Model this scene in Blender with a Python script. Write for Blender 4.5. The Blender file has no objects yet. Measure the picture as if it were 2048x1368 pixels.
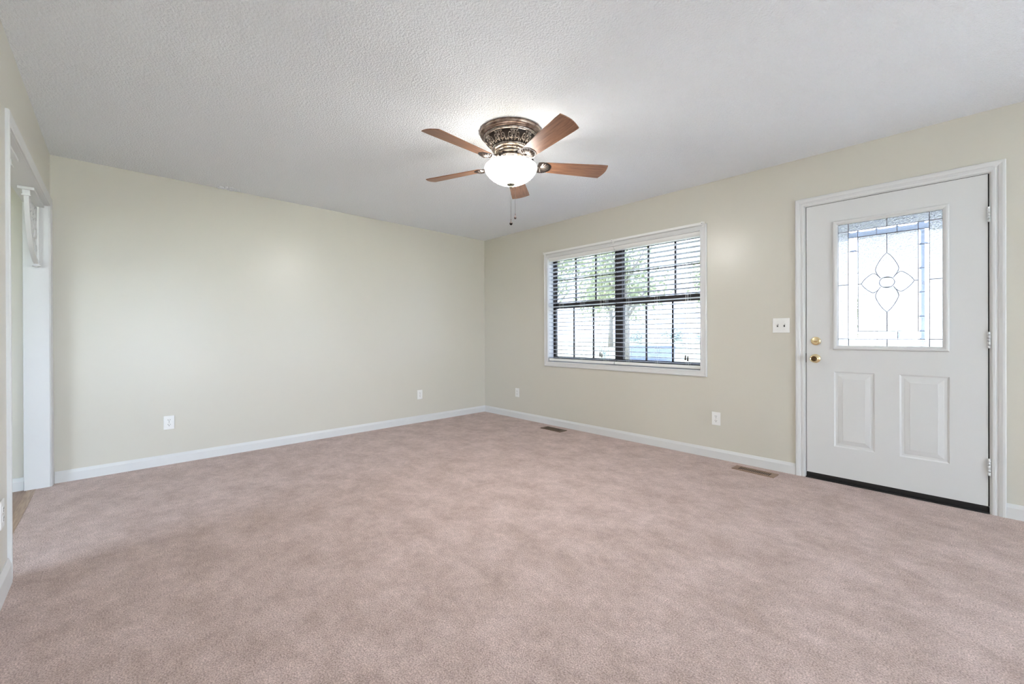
import bpy, math, random
from mathutils import Vector, Matrix
random.seed(7)
S = bpy.context.scene
COL = S.collection
PI = math.pi

# ------------------------------------------------------------------ camera
FPX, YAW, PITCH, ROLL = 832.69, 0.81054, -0.00179, -0.00349
CX, CY, CZ, SHY = 4.592, -3.8267, 1.0927, -12.635
H, W = 2.44, -4.178                    # ceiling height, y of the left wall
fw = Vector((-math.sin(YAW)*math.cos(PITCH), math.cos(YAW)*math.cos(PITCH), math.sin(PITCH)))
rt = Vector((math.cos(YAW), math.sin(YAW), 0))
up = rt.cross(fw)
r2 = rt*math.cos(ROLL) + up*math.sin(ROLL)
u2 = -rt*math.sin(ROLL) + up*math.cos(ROLL)
cd = bpy.data.cameras.new('camera')
cam = bpy.data.objects.new('camera', cd)
COL.objects.link(cam)
m = Matrix.Identity(4)
for i in range(3):
    m[i][0], m[i][1], m[i][2] = r2[i], u2[i], -fw[i]
m.translation = (CX, CY, CZ)
cam.matrix_world = m
cd.sensor_width = 36.0
cd.sensor_fit = 'HORIZONTAL'
cd.lens = 36.0*FPX/2048
cd.shift_y = SHY/2048
cd.clip_start = 0.02
cd.clip_end = 300
S.camera = cam

# ------------------------------------------------------------------ exposure
vs = S.view_settings
vs.view_transform = 'Standard'
vs.look = 'None'
vs.gamma = 1.0
vs.use_curve_mapping = False
vs.exposure = 2.1
S.cycles.max_bounces = 14
S.cycles.diffuse_bounces = 8
S.cycles.glossy_bounces = 4
S.cycles.transmission_bounces = 10
S.cycles.transparent_max_bounces = 16
S.cycles.caustics_refractive = True
S.cycles.sample_clamp_indirect = 12.0
S.cycles.use_denoising = True

# ------------------------------------------------------------------ sky
SKY = 5.2
wd = bpy.data.worlds.new('sky')
S.world = wd
wd.use_nodes = True
nt = wd.node_tree
nt.nodes.clear()
tc = nt.nodes.new('ShaderNodeTexCoord')
sp = nt.nodes.new('ShaderNodeSeparateXYZ')
rp = nt.nodes.new('ShaderNodeValToRGB')
bg = nt.nodes.new('ShaderNodeBackground')
ow = nt.nodes.new('ShaderNodeOutputWorld')
nt.links.new(tc.outputs['Generated'], sp.inputs[0])
nt.links.new(sp.outputs['Z'], rp.inputs[0])
rp.color_ramp.elements[0].color = (0.88, 0.985, 1.19, 1)
rp.color_ramp.elements[1].position = 0.8
rp.color_ramp.elements[1].color = (0.72, 0.90, 1.20, 1)
nt.links.new(rp.outputs[0], bg.inputs[0])
bg.inputs[1].default_value = SKY
nt.links.new(bg.outputs[0], ow.inputs[0])


# the sun stands behind the house: it lights the ground outside but does not shine into this room
sl = bpy.data.lights.new('sun', 'SUN')
sl.energy = 24.0
sl.angle = 0.01
sl.color = (1.0, 0.985, 0.96)
so = bpy.data.objects.new('sun', sl)
so.rotation_euler = Vector((0.64, 0.12, -0.75)).to_track_quat('-Z', 'Y').to_euler()
COL.objects.link(so)


def portal(name, loc, rot, sx, sy):
    l = bpy.data.lights.new(name, 'AREA')
    l.shape = 'RECTANGLE'
    l.size, l.size_y = sx, sy
    l.cycles.is_portal = True
    o = bpy.data.objects.new(name, l)
    o.location, o.rotation_euler = loc, rot
    COL.objects.link(o)
    return o


X1 = 10.6                                # wall behind the camera, with an unseen patio door added for daylight
Y2 = -7.2                               # far wall of the next room
portal('window_portal', (2.12, 0.2, 1.39), (-PI/2, 0, 0), 1.84, 1.27)
portal('door_light_portal', (4.295, 0.06, 1.446), (-PI/2, 0, 0), 0.54, 0.89)
portal('patio_door_portal', (X1+0.14, -2.95, 1.08), (0, PI/2, 0), 2.1, 1.9)
portal('side_window_portal', (8.4, 0.2, 1.25), (-PI/2, 0, 0), 2.4, 1.6)
portal('next_room_portal', (2.2, Y2-0.14, 1.45), (PI/2, 0, 0), 1.6, 1.3)

# ------------------------------------------------------------------ materials
def mat(name, col, rough=0.5, metal=0.0, spec=0.5, **kw):
    mm = bpy.data.materials.new(name)
    mm.use_nodes = True
    b = mm.node_tree.nodes['Principled BSDF']
    b.inputs['Base Color'].default_value = (*col, 1)
    b.inputs['Roughness'].default_value = rough
    b.inputs['Metallic'].default_value = metal
    b.inputs['Specular IOR Level'].default_value = spec
    for k, v in kw.items():
        b.inputs[k.replace('_', ' ')].default_value = v
    return mm


def N(mm, t, **kw):
    n = mm.node_tree.nodes.new(t)
    for k, v in kw.items():
        setattr(n, k, v)
    return n


def L(mm, a, b):
    mm.node_tree.links.new(a, b)


def bsdf(mm):
    return mm.node_tree.nodes['Principled BSDF']


def add_noise_col(mm, c1, c2, scale, detail=4, stretch=None, p0=0.35, p1=0.65, rough=0.55):
    tcn = N(mm, 'ShaderNodeTexCoord')
    mp = N(mm, 'ShaderNodeMapping')
    if stretch:
        mp.inputs['Scale'].default_value = stretch
    L(mm, tcn.outputs['Object'], mp.inputs[0])
    nz = N(mm, 'ShaderNodeTexNoise')
    nz.inputs['Scale'].default_value = scale
    nz.inputs['Detail'].default_value = detail
    nz.inputs['Roughness'].default_value = rough
    L(mm, mp.outputs[0], nz.inputs[0])
    cr = N(mm, 'ShaderNodeValToRGB')
    cr.color_ramp.elements[0].position = p0
    cr.color_ramp.elements[1].position = p1
    cr.color_ramp.elements[0].color = (*c1, 1)
    cr.color_ramp.elements[1].color = (*c2, 1)
    L(mm, nz.outputs[0], cr.inputs[0])
    L(mm, cr.outputs[0], bsdf(mm).inputs['Base Color'])
    return nz, cr, mp


def add_bump(mm, scale, strength, dist, detail=3, kind='noise'):
    tcn = N(mm, 'ShaderNodeTexCoord')
    nz = N(mm, 'ShaderNodeTexNoise' if kind == 'noise' else 'ShaderNodeTexVoronoi')
    nz.inputs['Scale'].default_value = scale
    if kind == 'noise':
        nz.inputs['Detail'].default_value = detail
    L(mm, tcn.outputs['Object'], nz.inputs[0])
    bp = N(mm, 'ShaderNodeBump')
    bp.inputs['Strength'].default_value = strength
    bp.inputs['Distance'].default_value = dist
    L(mm, nz.outputs[0], bp.inputs['Height'])
    L(mm, bp.outputs[0], bsdf(mm).inputs['Normal'])
    return bp


M = {}
M['wall'] = mat('cream_wall_paint', (0.605, 0.583, 0.512), 0.30, spec=0.42)
add_bump(M['wall'], 60, 0.05, 0.004, 2)
M['trim'] = mat('white_trim_paint', (0.665, 0.67, 0.665), 0.4, spec=0.4)
M['door'] = mat('white_door_paint', (0.665, 0.67, 0.665), 0.42, spec=0.4)
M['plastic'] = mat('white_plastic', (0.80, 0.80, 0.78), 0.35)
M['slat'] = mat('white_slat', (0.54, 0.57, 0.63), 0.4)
M['dark'] = mat('black_rubber', (0.012, 0.010, 0.009), 0.6)
M['slot'] = mat('dark_slot', (0.03, 0.03, 0.03), 0.6)
M['bronze_frame'] = mat('dark_bronze_aluminium', (0.035, 0.028, 0.025), 0.45, 0.3)
M['brass'] = mat('polished_brass', (0.88, 0.72, 0.43), 0.22, 1.0)
M['brass_dark'] = mat('dark_keyhole', (0.10, 0.055, 0.02), 0.35, 0.6)
M['register'] = mat('tan_register_metal', (0.30, 0.20, 0.14), 0.5, 0.2)
M['register_dark'] = mat('brown_register_metal', (0.12, 0.075, 0.045), 0.5, 0.2)
M['tassel'] = mat('dark_wood_tassel', (0.06, 0.04, 0.03), 0.5)
M['cord'] = mat('white_cord', (0.85, 0.85, 0.83), 0.7)
M['chain'] = mat('bead_chain', (0.015, 0.013, 0.012), 0.9, spec=0.05)
M['pendant'] = mat('dark_pendant', (0.02, 0.013, 0.011), 0.8, spec=0.15)
M['iron'] = mat('antique_iron', (0.20, 0.165, 0.14), 0.5, 0.9)
M['nickel'] = mat('aged_nickel', (0.42, 0.36, 0.30), 0.32, 1.0)
add_noise_col(M['nickel'], (0.20, 0.155, 0.13), (0.52, 0.47, 0.43), 45, 3)
M['bronze'] = mat('aged_bronze', (0.2, 0.12, 0.08), 0.36, 1.0)
add_noise_col(M['bronze'], (0.15, 0.10, 0.078), (0.40, 0.315, 0.265), 25, 3)
M['bronze_dark'] = mat('blackened_bronze', (0.025, 0.017, 0.013), 0.55, 0.4)
M['finial'] = mat('pewter', (0.14, 0.13, 0.10), 0.5, 0.8)

# carpet: tufted pile with pressed patches
c = mat('pink_beige_carpet', (0.5, 0.38, 0.31), 0.95, spec=0.1)
M['carpet'] = c
tcn = N(c, 'ShaderNodeTexCoord')


def noise_node(mm, scale, detail, rough=0.5, stretch=None):
    mp = N(mm, 'ShaderNodeMapping')
    if stretch:
        mp.inputs['Scale'].default_value = stretch
    L(mm, tcn.outputs['Object'], mp.inputs[0])
    nz = N(mm, 'ShaderNodeTexNoise')
    nz.inputs['Scale'].default_value = scale
    nz.inputs['Detail'].default_value = detail
    nz.inputs['Roughness'].default_value = rough
    L(mm, mp.outputs[0], nz.inputs[0])
    return nz


big = noise_node(c, 4.6, 6, 0.66, (1.0, 1.2, 1))
br = N(c, 'ShaderNodeValToRGB')
br.color_ramp.elements[0].position = 0.36
br.color_ramp.elements[1].position = 0.64
br.color_ramp.elements[0].color = (0.535, 0.415, 0.370, 1)
br.color_ramp.elements[1].color = (0.705, 0.562, 0.518, 1)
L(c, big.outputs[0], br.inputs[0])
med = noise_node(c, 24, 4, 0.6)
mrp = N(c, 'ShaderNodeValToRGB')
mrp.color_ramp.elements[0].position = 0.34
mrp.color_ramp.elements[1].position = 0.66
mrp.color_ramp.elements[0].color = (0.90, 0.895, 0.89, 1)
mrp.color_ramp.elements[1].color = (1.07, 1.07, 1.07, 1)
L(c, med.outputs[0], mrp.inputs[0])
m0 = N(c, 'ShaderNodeMix', data_type='RGBA', blend_type='MULTIPLY')
m0.inputs['Factor'].default_value = 1.0
L(c, br.outputs[0], m0.inputs['A'])
L(c, mrp.outputs[0], m0.inputs['B'])
fine = noise_node(c, 185, 3, 0.7)
frp = N(c, 'ShaderNodeValToRGB')
frp.color_ramp.elements[0].position = 0.32
frp.color_ramp.elements[1].position = 0.66
frp.color_ramp.elements[0].color = (0.44, 0.40, 0.38, 1)  # pits between tufts darkened, their shade painted into the colour
frp.color_ramp.elements[1].color = (1.19, 1.19, 1.20, 1)
L(c, fine.outputs[0], frp.inputs[0])
mx = N(c, 'ShaderNodeMix', data_type='RGBA', blend_type='MULTIPLY')
mx.inputs['Factor'].default_value = 1.0
L(c, m0.outputs['Result'], mx.inputs['A'])
L(c, frp.outputs[0], mx.inputs['B'])
L(c, mx.outputs['Result'], bsdf(c).inputs['Base Color'])
bp = N(c, 'ShaderNodeBump')
bp.inputs['Strength'].default_value = 0.7
bp.inputs['Distance'].default_value = 0.006
L(c, fine.outputs[0], bp.inputs['Height'])
L(c, bp.outputs[0], bsdf(c).inputs['Normal'])
bsdf(c).inputs['Sheen Weight'].default_value = 0.15

# popcorn ceiling
c = mat('popcorn_ceiling', (0.90, 0.937, 0.972), 0.95, spec=0.1)
M['ceiling'] = c
tcn = N(c, 'ShaderNodeTexCoord')
n1 = noise_node(c, 95, 4, 0.6)
bp = N(c, 'ShaderNodeBump')
bp.inputs['Strength'].default_value = 1.0
bp.inputs['Distance'].default_value = 0.012
L(c, n1.outputs[0], bp.inputs['Height'])
L(c, bp.outputs[0], bsdf(c).inputs['Normal'])

# wood of the blades, grain along local x
c = mat('cherry_wood', (0.3, 0.12, 0.05), 0.35, spec=0.5)
M['blade'] = c
add_noise_col(c, (0.145, 0.063, 0.033), (0.36, 0.178, 0.098), 9, 6, (0.8, 9, 9), 0.3, 0.7, 0.65)
c = mat('plank_floor', (0.3, 0.2, 0.14), 0.4)
M['plank'] = c
add_noise_col(c, (0.22, 0.135, 0.095), (0.34, 0.225, 0.165), 6, 5, (1, 14, 1), 0.3, 0.7)
M['strip'] = mat('oak_transition', (0.36, 0.25, 0.175), 0.45)
add_noise_col(M['strip'], (0.30, 0.20, 0.14), (0.42, 0.30, 0.22), 8, 4, (1, 12, 1))

# lamp glass: lit bowl
c = mat('lit_alabaster_glass', (0.9, 0.87, 0.78), 0.3)
M['bowl'] = c
bsdf(c).inputs['Emission Color'].default_value = (1.0, 0.985, 0.95, 1)
bsdf(c).inputs['Emission Strength'].default_value = 9.0
tcb = N(c, 'ShaderNodeTexCoord')
sxb = N(c, 'ShaderNodeSeparateXYZ')
L(c, tcb.outputs['Object'], sxb.inputs[0])
mrb = N(c, 'ShaderNodeMapRange')
mrb.inputs['From Min'].default_value = 0.080
mrb.inputs['From Max'].default_value = 0.142
mrb.inputs['To Min'].default_value = 22.0
mrb.inputs['To Max'].default_value = 1.6
L(c, sxb.outputs['Z'], mrb.inputs['Value'])
L(c, mrb.outputs[0], bsdf(c).inputs['Emission Strength'])
M['bowl_in'] = mat('alabaster_glass_inside', (0.85, 0.80, 0.70), 0.3)

# plain window glass
def clear_glass(name, gloss=0.06, tint=(0.97, 0.985, 0.98)):
    g = bpy.data.materials.new(name)
    g.use_nodes = True
    t = g.node_tree
    t.nodes.clear()
    o = t.nodes.new('ShaderNodeOutputMaterial')
    tr = t.nodes.new('ShaderNodeBsdfTransparent')
    tr.inputs[0].default_value = (*tint, 1)
    gl = t.nodes.new('ShaderNodeBsdfGlossy')
    gl.inputs['Roughness'].default_value = 0.02
    mxs = t.nodes.new('ShaderNodeMixShader')
    mxs.inputs[0].default_value = gloss
    t.links.new(tr.outputs[0], mxs.inputs[1])
    t.links.new(gl.outputs[0], mxs.inputs[2])
    t.links.new(mxs.outputs[0], o.inputs[0])
    return g


M['glass'] = clear_glass('window_glass')
M['tinted'] = clear_glass('dimming_window_glass', 0.06, (0.43, 0.44, 0.46))  # grey tint added to dim the bright outside behind the blinds

# hammered (glue chip) glass: part clear, part rippled refraction, darkened to dim the outside
g = bpy.data.materials.new('hammered_glass')
g.use_nodes = True
t = g.node_tree
t.nodes.clear()
o_ = t.nodes.new('ShaderNodeOutputMaterial')
tr = t.nodes.new('ShaderNodeBsdfTransparent')
tr.inputs[0].default_value = (0.33, 0.333, 0.336, 1)
rf = t.nodes.new('ShaderNodeBsdfRefraction')
rf.inputs['Color'].default_value = (0.33, 0.333, 0.336, 1)
rf.inputs['IOR'].default_value = 1.45
rf.inputs['Roughness'].default_value = 0.05
tcg = t.nodes.new('ShaderNodeTexCoord')
ng = t.nodes.new('ShaderNodeTexNoise')
ng.inputs['Scale'].default_value = 75
ng.inputs['Detail'].default_value = 2
ng.inputs['Distortion'].default_value = 1.5
t.links.new(tcg.outputs['Object'], ng.inputs[0])
bg_ = t.nodes.new('ShaderNodeBump')
bg_.inputs['Strength'].default_value = 1.0
bg_.inputs['Distance'].default_value = 0.012
t.links.new(ng.outputs[0], bg_.inputs['Height'])
t.links.new(bg_.outputs[0], rf.inputs['Normal'])
mg = t.nodes.new('ShaderNodeMixShader')
mg.inputs[0].default_value = 0.6
t.links.new(tr.outputs[0], mg.inputs[1])
t.links.new(rf.outputs[0], mg.inputs[2])
t.links.new(mg.outputs[0], o_.inputs[0])
M['hammered'] = g

c = mat('bevelled_glass', (0.44, 0.47, 0.52), 0.0)
bsdf(c).inputs['Transmission Weight'].default_value = 1.0
bsdf(c).inputs['IOR'].default_value = 1.5
M['bevel'] = c
c2 = mat('flower_glass', (0.97, 0.98, 1.0), 0.0)
bsdf(c2).inputs['Transmission Weight'].default_value = 1.0
bsdf(c2).inputs['IOR'].default_value = 1.5
M['flower'] = c2
M['came'] = mat('dark_lead_came', (0.10, 0.085, 0.105), 0.5, 0.4)
# outside
M['lawn'] = mat('lawn', (0.22, 0.23, 0.17), 0.9)
add_noise_col(M['lawn'], (0.18, 0.195, 0.135), (0.28, 0.285, 0.215), 0.6, 5)
M['asphalt'] = mat('asphalt', (0.05, 0.07, 0.105), 0.8)  # shade on the street put into this dark bluish colour
M['concrete'] = mat('concrete', (0.66, 0.66, 0.65), 0.9)
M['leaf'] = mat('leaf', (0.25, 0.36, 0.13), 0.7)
add_noise_col(M['leaf'], (0.30, 0.34, 0.18), (0.48, 0.51, 0.32), 1.5, 3)  # paled to stand in for sunlight shining through the leaves
M['leaf_blue'] = mat('bluish_leaf', (0.20, 0.27, 0.24), 0.7)  # bluish green leaves of the shrubs
M['bark'] = mat('bark', (0.30, 0.27, 0.23), 0.9)
M['siding'] = mat('pale_siding', (0.72, 0.73, 0.74), 0.7)
M['shingle'] = mat('grey_shingle', (0.28, 0.29, 0.31), 0.9)
M['porch'] = mat('shaded_porch_paint', (0.20, 0.22, 0.27), 0.6)  # white porch in shade, the shade put into a blue-grey colour
M['ext'] = mat('brick_wall_outside', (0.4, 0.28, 0.22), 0.9)

# ------------------------------------------------------------------ mesh helpers
WL = {}                                  # world location of things, so parts can be written in room coordinates


class MB:
    def __init__(s):
        s.v, s.f, s.sm = [], [], []

    def add(s, vs_, fs_, smooth=False):
        b = len(s.v)
        s.v += [tuple(p) for p in vs_]
        s.f += [tuple(i+b for i in f) for f in fs_]
        s.sm += [smooth]*len(fs_)
        return s

    def box(s, x0, x1, y0, y1, z0, z1):
        return s.add([(x0, y0, z0), (x1, y0, z0), (x1, y1, z0), (x0, y1, z0), (x0, y0, z1), (x1, y0, z1), (x1, y1, z1), (x0, y1, z1)],
                     [(0, 3, 2, 1), (4, 5, 6, 7), (0, 1, 5, 4), (1, 2, 6, 5), (2, 3, 7, 6), (3, 0, 4, 7)])

    def prism(s, poly, fn, a0, a1, smooth=False):
        """poly (u,v) swept from a0 to a1, fn(u,v,a) -> point"""
        n = len(poly)
        vv = [fn(u, v, a0) for u, v in poly] + [fn(u, v, a1) for u, v in poly]
        ff = [tuple(range(n))[::-1], tuple(range(n, 2*n))]
        s.add(vv, ff)
        b = len(s.v)-2*n
        for i in range(n):
            j = (i+1) % n
            s.f.append((b+i, b+j, b+n+j, b+n+i))
            s.sm.append(smooth)
        return s

    def tube(s, pts, r, seg=8, closed=False, cap=True):
        pts = [Vector(p) for p in pts]
        n = len(pts)
        rr = r if isinstance(r, (list, tuple)) else [r]*n
        base = len(s.v)
        prev = None
        for i, p in enumerate(pts):
            if closed:
                d = pts[(i+1) % n]-pts[i-1]
            else:
                d = pts[min(i+1, n-1)]-pts[max(i-1, 0)]
            d = d.normalized() if d.length > 1e-9 else Vector((0, 0, 1))
            if prev is None:
                a = Vector((0, 0, 1)) if abs(d.z) < 0.9 else Vector((1, 0, 0))
                e1 = d.cross(a).normalized()
            else:
                e1 = (prev-d*prev.dot(d)).normalized()
            prev = e1
            e2 = d.cross(e1)
            for k in range(seg):
                t_ = 2*PI*k/seg
                s.v.append(tuple(p+e1*(rr[i]*math.cos(t_))+e2*(rr[i]*math.sin(t_))))
        m_ = n if closed else n-1
        for i in range(m_):
            for k in range(seg):
                a0, a1 = base+i*seg+k, base+i*seg+(k+1) % seg
                j = (i+1) % n
                b0, b1 = base+j*seg+k, base+j*seg+(k+1) % seg
                s.f.append((a0, a1, b1, b0))
                s.sm.append(True)
        if cap and not closed:
            s.f.append(tuple(base+k for k in range(seg))[::-1])
            s.f.append(tuple(base+(n-1)*seg+k for k in range(seg)))
            s.sm += [False, False]
        return s

    def lathe(s, prof, cx, cy, seg=64, mod=None, closed=False, axis='z', smooth=True):
        """prof of (radius, height); mod(theta, i) scales the radius; axis 'z' or 'y' (height is then -y)"""
        base = len(s.v)
        n = len(prof)
        for i, (r, z) in enumerate(prof):
            for k in range(seg):
                t_ = 2*PI*k/seg
                q = r*(mod(t_, i) if mod else 1)
                if axis == 'z':
                    s.v.append((cx+q*math.cos(t_), cy+q*math.sin(t_), z))
                else:
                    s.v.append((cx+q*math.cos(t_), z, cy+q*math.sin(t_)))
        for i in range(n if closed else n-1):
            j = (i+1) % n
            for k in range(seg):
                k2 = (k+1) % seg
                s.f.append((base+i*seg+k, base+i*seg+k2, base+j*seg+k2, base+j*seg+k))
                s.sm.append(smooth)
        if not closed:
            s.f.append(tuple(base+k for k in range(seg))[::-1])
            s.f.append(tuple(base+(n-1)*seg+k for k in range(seg)))
            s.sm += [False, False]
        return s

    def ball(s, c_, r, seg=10, rings=6, sx=1, sy=1, sz=1):
        base = len(s.v)
        for i in range(rings+1):
            ph = PI*i/rings
            for k in range(seg):
                t_ = 2*PI*k/seg
                s.v.append((c_[0]+sx*r*math.sin(ph)*math.cos(t_), c_[1]+sy*r*math.sin(ph)*math.sin(t_), c_[2]+sz*r*math.cos(ph)))
        for i in range(rings):
            for k in range(seg):
                k2 = (k+1) % seg
                s.f.append((base+i*seg+k, base+(i+1)*seg+k, base+(i+1)*seg+k2, base+i*seg+k2))
                s.sm.append(True)
        return s

    def sweep_frame(s, fn, x0, x1, z0, z1, prof, closed=True):
        """moulding profile (u outward, v depth) mitred round a rectangle; open at the bottom if not closed"""
        n = len(prof)
        base = len(s.v)
        cs = []
        for u, v in prof:
            if closed:
                cs.append([(x0-u, z0-u, v), (x0-u, z1+u, v), (x1+u, z1+u, v), (x1+u, z0-u, v)])
            else:
                cs.append([(x0-u, z0, v), (x0-u, z1+u, v), (x1+u, z1+u, v), (x1+u, z0, v)])
        for k in range(4):
            for i in range(n):
                s.v.append(fn(*cs[i][k]))
        for k in range(4 if closed else 3):
            k2 = (k+1) % 4
            for i in range(n):
                j = (i+1) % n
                s.f.append((base+k*n+i, base+k*n+j, base+k2*n+j, base+k2*n+i))
                s.sm.append(False)
        if not closed:
            s.f.append(tuple(base+i for i in range(n)))
            s.f.append(tuple(base+3*n+i for i in range(n))[::-1])
            s.sm += [False, False]
        return s

    def rings(s, fn, x0, x1, z0, z1, steps):
        """nested rectangles (inset, depth), last one filled"""
        base = len(s.v)
        for ins, d in steps:
            for x, z in ((x0+ins, z0+ins), (x1-ins, z0+ins), (x1-ins, z1-ins), (x0+ins, z1-ins)):
                s.v.append(fn(x, z, d))
        for i in range(len(steps)-1):
            for k in range(4):
                k2 = (k+1) % 4
                s.f.append((base+i*4+k, base+i*4+k2, base+i*4+4+k2, base+i*4+4+k))
                s.sm.append(False)
        b = base+(len(steps)-1)*4
        s.f.append((b, b+1, b+2, b+3))
        s.sm.append(False)
        return s

    def build(s, name, material, parent=None, bevel=0.0, local=False):
        off = Vector((0, 0, 0)) if (parent is None or local) else WL.get(parent.name, Vector((0, 0, 0)))
        me = bpy.data.meshes.new(name)
        me.from_pydata([tuple(Vector(p)-off) for p in s.v], [], s.f)
        me.validate()
        me.polygons.foreach_set('use_smooth', s.sm[:len(me.polygons)] if len(s.sm) >= len(me.polygons) else [False]*len(me.polygons))
        me.update()
        me.materials.append(material)
        o = bpy.data.objects.new(name, me)
        COL.objects.link(o)
        if parent is not None:
            o.parent = parent
            WL[o.name] = WL.get(parent.name, Vector((0, 0, 0)))
        if bevel:
            b = o.modifiers.new('bevel', 'BEVEL')
            b.width = bevel
            b.segments = 2
            b.limit_method = 'ANGLE'
        # make normals consistent
        import bmesh
        bmh = bmesh.new()
        bmh.from_mesh(me)
        bmesh.ops.recalc_face_normals(bmh, faces=bmh.faces)
        bmh.to_mesh(me)
        bmh.free()
        return o


def tag(o, label, cat, group=None, kind=None):
    if label:
        o['label'] = label
    if cat:
        o['category'] = cat
    if group:
        o['group'] = group
    if kind:
        o['kind'] = kind
    return o


def thing(name, loc, label, cat, group=None, kind=None):
    o = bpy.data.objects.new(name, None)
    o.empty_display_size = 0.05
    o.location = loc
    COL.objects.link(o)
    WL[o.name] = Vector(loc)
    return tag(o, label, cat, group, kind)


def struct(o, label, cat):
    return tag(o, label, cat, None, 'structure')


FR = lambda x, z, v: (x, -v, z)          # on the window wall (room is -y)
FL = lambda x, z, v: (x, W+v, z)         # on the left wall (room is +y)

# ------------------------------------------------------------------ room shell
WT = 0.15
# window wall (y = 0)
wx0, wx1, wz0, wz1 = 1.213, 3.041, 0.768, 2.045
dx0, dx1, dz1 = 3.812, 4.778, 2.085
b = MB()
b.box(-0.12, wx0-0.012, 0, WT, -0.3, H).box(wx0-0.012, wx1+0.012, 0, WT, -0.3, wz0-0.012).box(wx0-0.012, wx1+0.012, 0, WT, wz1+0.012, H)
b.box(wx1+0.012, dx0, 0, WT, -0.3, H).box(dx0, dx1, 0, WT, dz1, H).box(dx0, dx1, 0, WT, -0.3, -0.01).box(dx1, 7.2, 0, WT, -0.3, H).box(9.6, X1+0.12, 0, WT, -0.3, H).box(7.2, 9.6, 0, WT, -0.3, 0.45).box(7.2, 9.6, 0, WT, 2.05, H)
struct(b.build('wall_right', M['wall']), 'cream painted wall holding the window and the entry door', 'wall')
b = MB().box(-0.12, 0, Y2, 0, -0.3, H)
struct(b.build('wall_back', M['wall']), 'plain cream wall with two outlets, left of the corner', 'wall')
WB = W-0.115
ox0, ox1, oz1 = 0.08, 1.668, 2.04         # cased opening
b = MB()
b.box(0, ox0-0.012, WB, W, -0.3, H).box(ox0-0.012, ox1+0.012, WB, W, oz1+0.012, H).box(ox1+0.012, X1+0.12, WB, W, -0.3, H)
struct(b.build('wall_left', M['wall']), 'cream wall with the wide cased opening at the left edge', 'wall')
# wall behind the camera with an opening for the added patio door
b = MB()
b.box(X1, X1+0.12, -2.0, 0, -0.3, H).box(X1, X1+0.12, W, -3.9, -0.3, H).box(X1, X1+0.12, -3.9, -2.0, 2.13, H).box(X1, X1+0.12, -3.9, -2.0, -0.3, 0.0)
struct(b.build('wall_front', M['wall']), 'cream wall behind the viewer with an opening added for daylight', 'wall')
b = MB()
b.box(0, 1.4, Y2-0.12, Y2, -0.3, H).box(3.0, 4.6, Y2-0.12, Y2, -0.3, H).box(1.4, 3.0, Y2-0.12, Y2, -0.3, 0.8).box(1.4, 3.0, Y2-0.12, Y2, 2.1, H)
b.box(4.6, 4.72, Y2-0.12, WB, -0.3, H)
struct(b.build('wall_far', M['wall']), 'cream walls of the room beyond the cased opening', 'wall')
b = MB().box(-0.12, X1+0.12, Y2-0.12, WT, H, H+0.15)
struct(b.build('ceiling', M['ceiling']), 'white popcorn textured ceiling', 'ceiling')
b = MB().box(0, X1, W-0.067, 0, -0.3, 0.0)
struct(b.build('floor', M['carpet']), 'pink beige wall to wall carpet', 'floor')
b = MB().box(0, 4.6, Y2, -4.29, -0.3, -0.004)
struct(b.build('floor_plank', M['plank']), 'brown plank floor beyond the cased opening', 'floor')
b = MB().box(ox0, ox1, -4.29, W-0.067, -0.3, 0.001)
struct(b.build('trim_threshold', M['strip']), 'light brown wooden strip between carpet and plank floor', 'trim')

# roughly patched bit of ceiling texture at the back wall
b = MB()
for i in range(70):
    t_ = random.random()
    x = 0.012+random.random()*0.10*(1-abs(t_-0.5))
    y = -3.16+t_*0.16
    b.ball((x, y, H-0.001), 0.004+random.random()*0.008, 7, 4, 1, 1.4, 0.9)
struct(b.build('ceiling_patch', M['ceiling']), 'rough lumpy patch of ceiling texture above the back wall', 'ceiling patch')

# baseboards
BP = [(0, 0), (0.013, 0), (0.013, 0.064), (0.010, 0.071), (0.006, 0.081), (0.004, 0.086), (0, 0.086)]   # (out, up)
b = MB().prism(BP, lambda u, v, a: (a, -u, v), 0.0, 3.766)
struct(b.build('baseboard_right', M['trim']), 'white baseboard running from the corner to the door', 'baseboard')
b = MB().prism(BP, lambda u, v, a: (a, -u, v), 4.823, X1)
struct(b.build('baseboard_corner', M['trim']), 'short white baseboard right of the door', 'baseboard')
b = MB().prism(BP, lambda u, v, a: (u, a, v), W+0.016, -0.0)
struct(b.build('baseboard_back', M['trim']), 'white baseboard along the plain back wall', 'baseboard')
b = MB().prism(BP, lambda u, v, a: (a, W+u, v*1.35), 1.729, X1)
struct(b.build('baseboard_left', M['trim']), 'white baseboard at the bottom left edge', 'baseboard')
b = MB().prism(BP, lambda u, v, a: (u*3, a, v-0.004), Y2, WB-0.016)
struct(b.build('baseboard_far', M['trim']), 'white baseboard seen through the cased opening', 'baseboard')

# cased opening: jambs, head and casing on both faces
CP = [(0.0, -0.001), (0.0, 0.009), (0.010, 0.012), (0.018, 0.011), (0.040, 0.014), (0.058, 0.016), (0.066, 0.016), (0.070, 0.012), (0.070, -0.001)]
b = MB()
b.box(ox0-0.012, ox0, WB, W, -0.01, oz1+0.012).box(ox1, ox1+0.012, WB, W, -0.01, oz1+0.012).box(ox0-0.012, ox1+0.012, WB, W, oz1, oz1+0.012)
struct(b.build('trim_opening_jamb', M['trim']), 'white jamb and head lining of the cased opening', 'trim')
b = MB().sweep_frame(FL, ox0-0.006, ox1+0.004, 0.0, oz1+0.004, [(u*0.8, v*0.85) for u, v in CP], closed=False)
struct(b.build('trim_opening', M['trim']), 'white casing round the opening on the carpet side', 'trim')
b = MB().sweep_frame(lambda x, z, v: (x, WB-v, z), ox0-0.003, ox1+0.004, 0.0, oz1+0.003, CP, closed=False)
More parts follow.
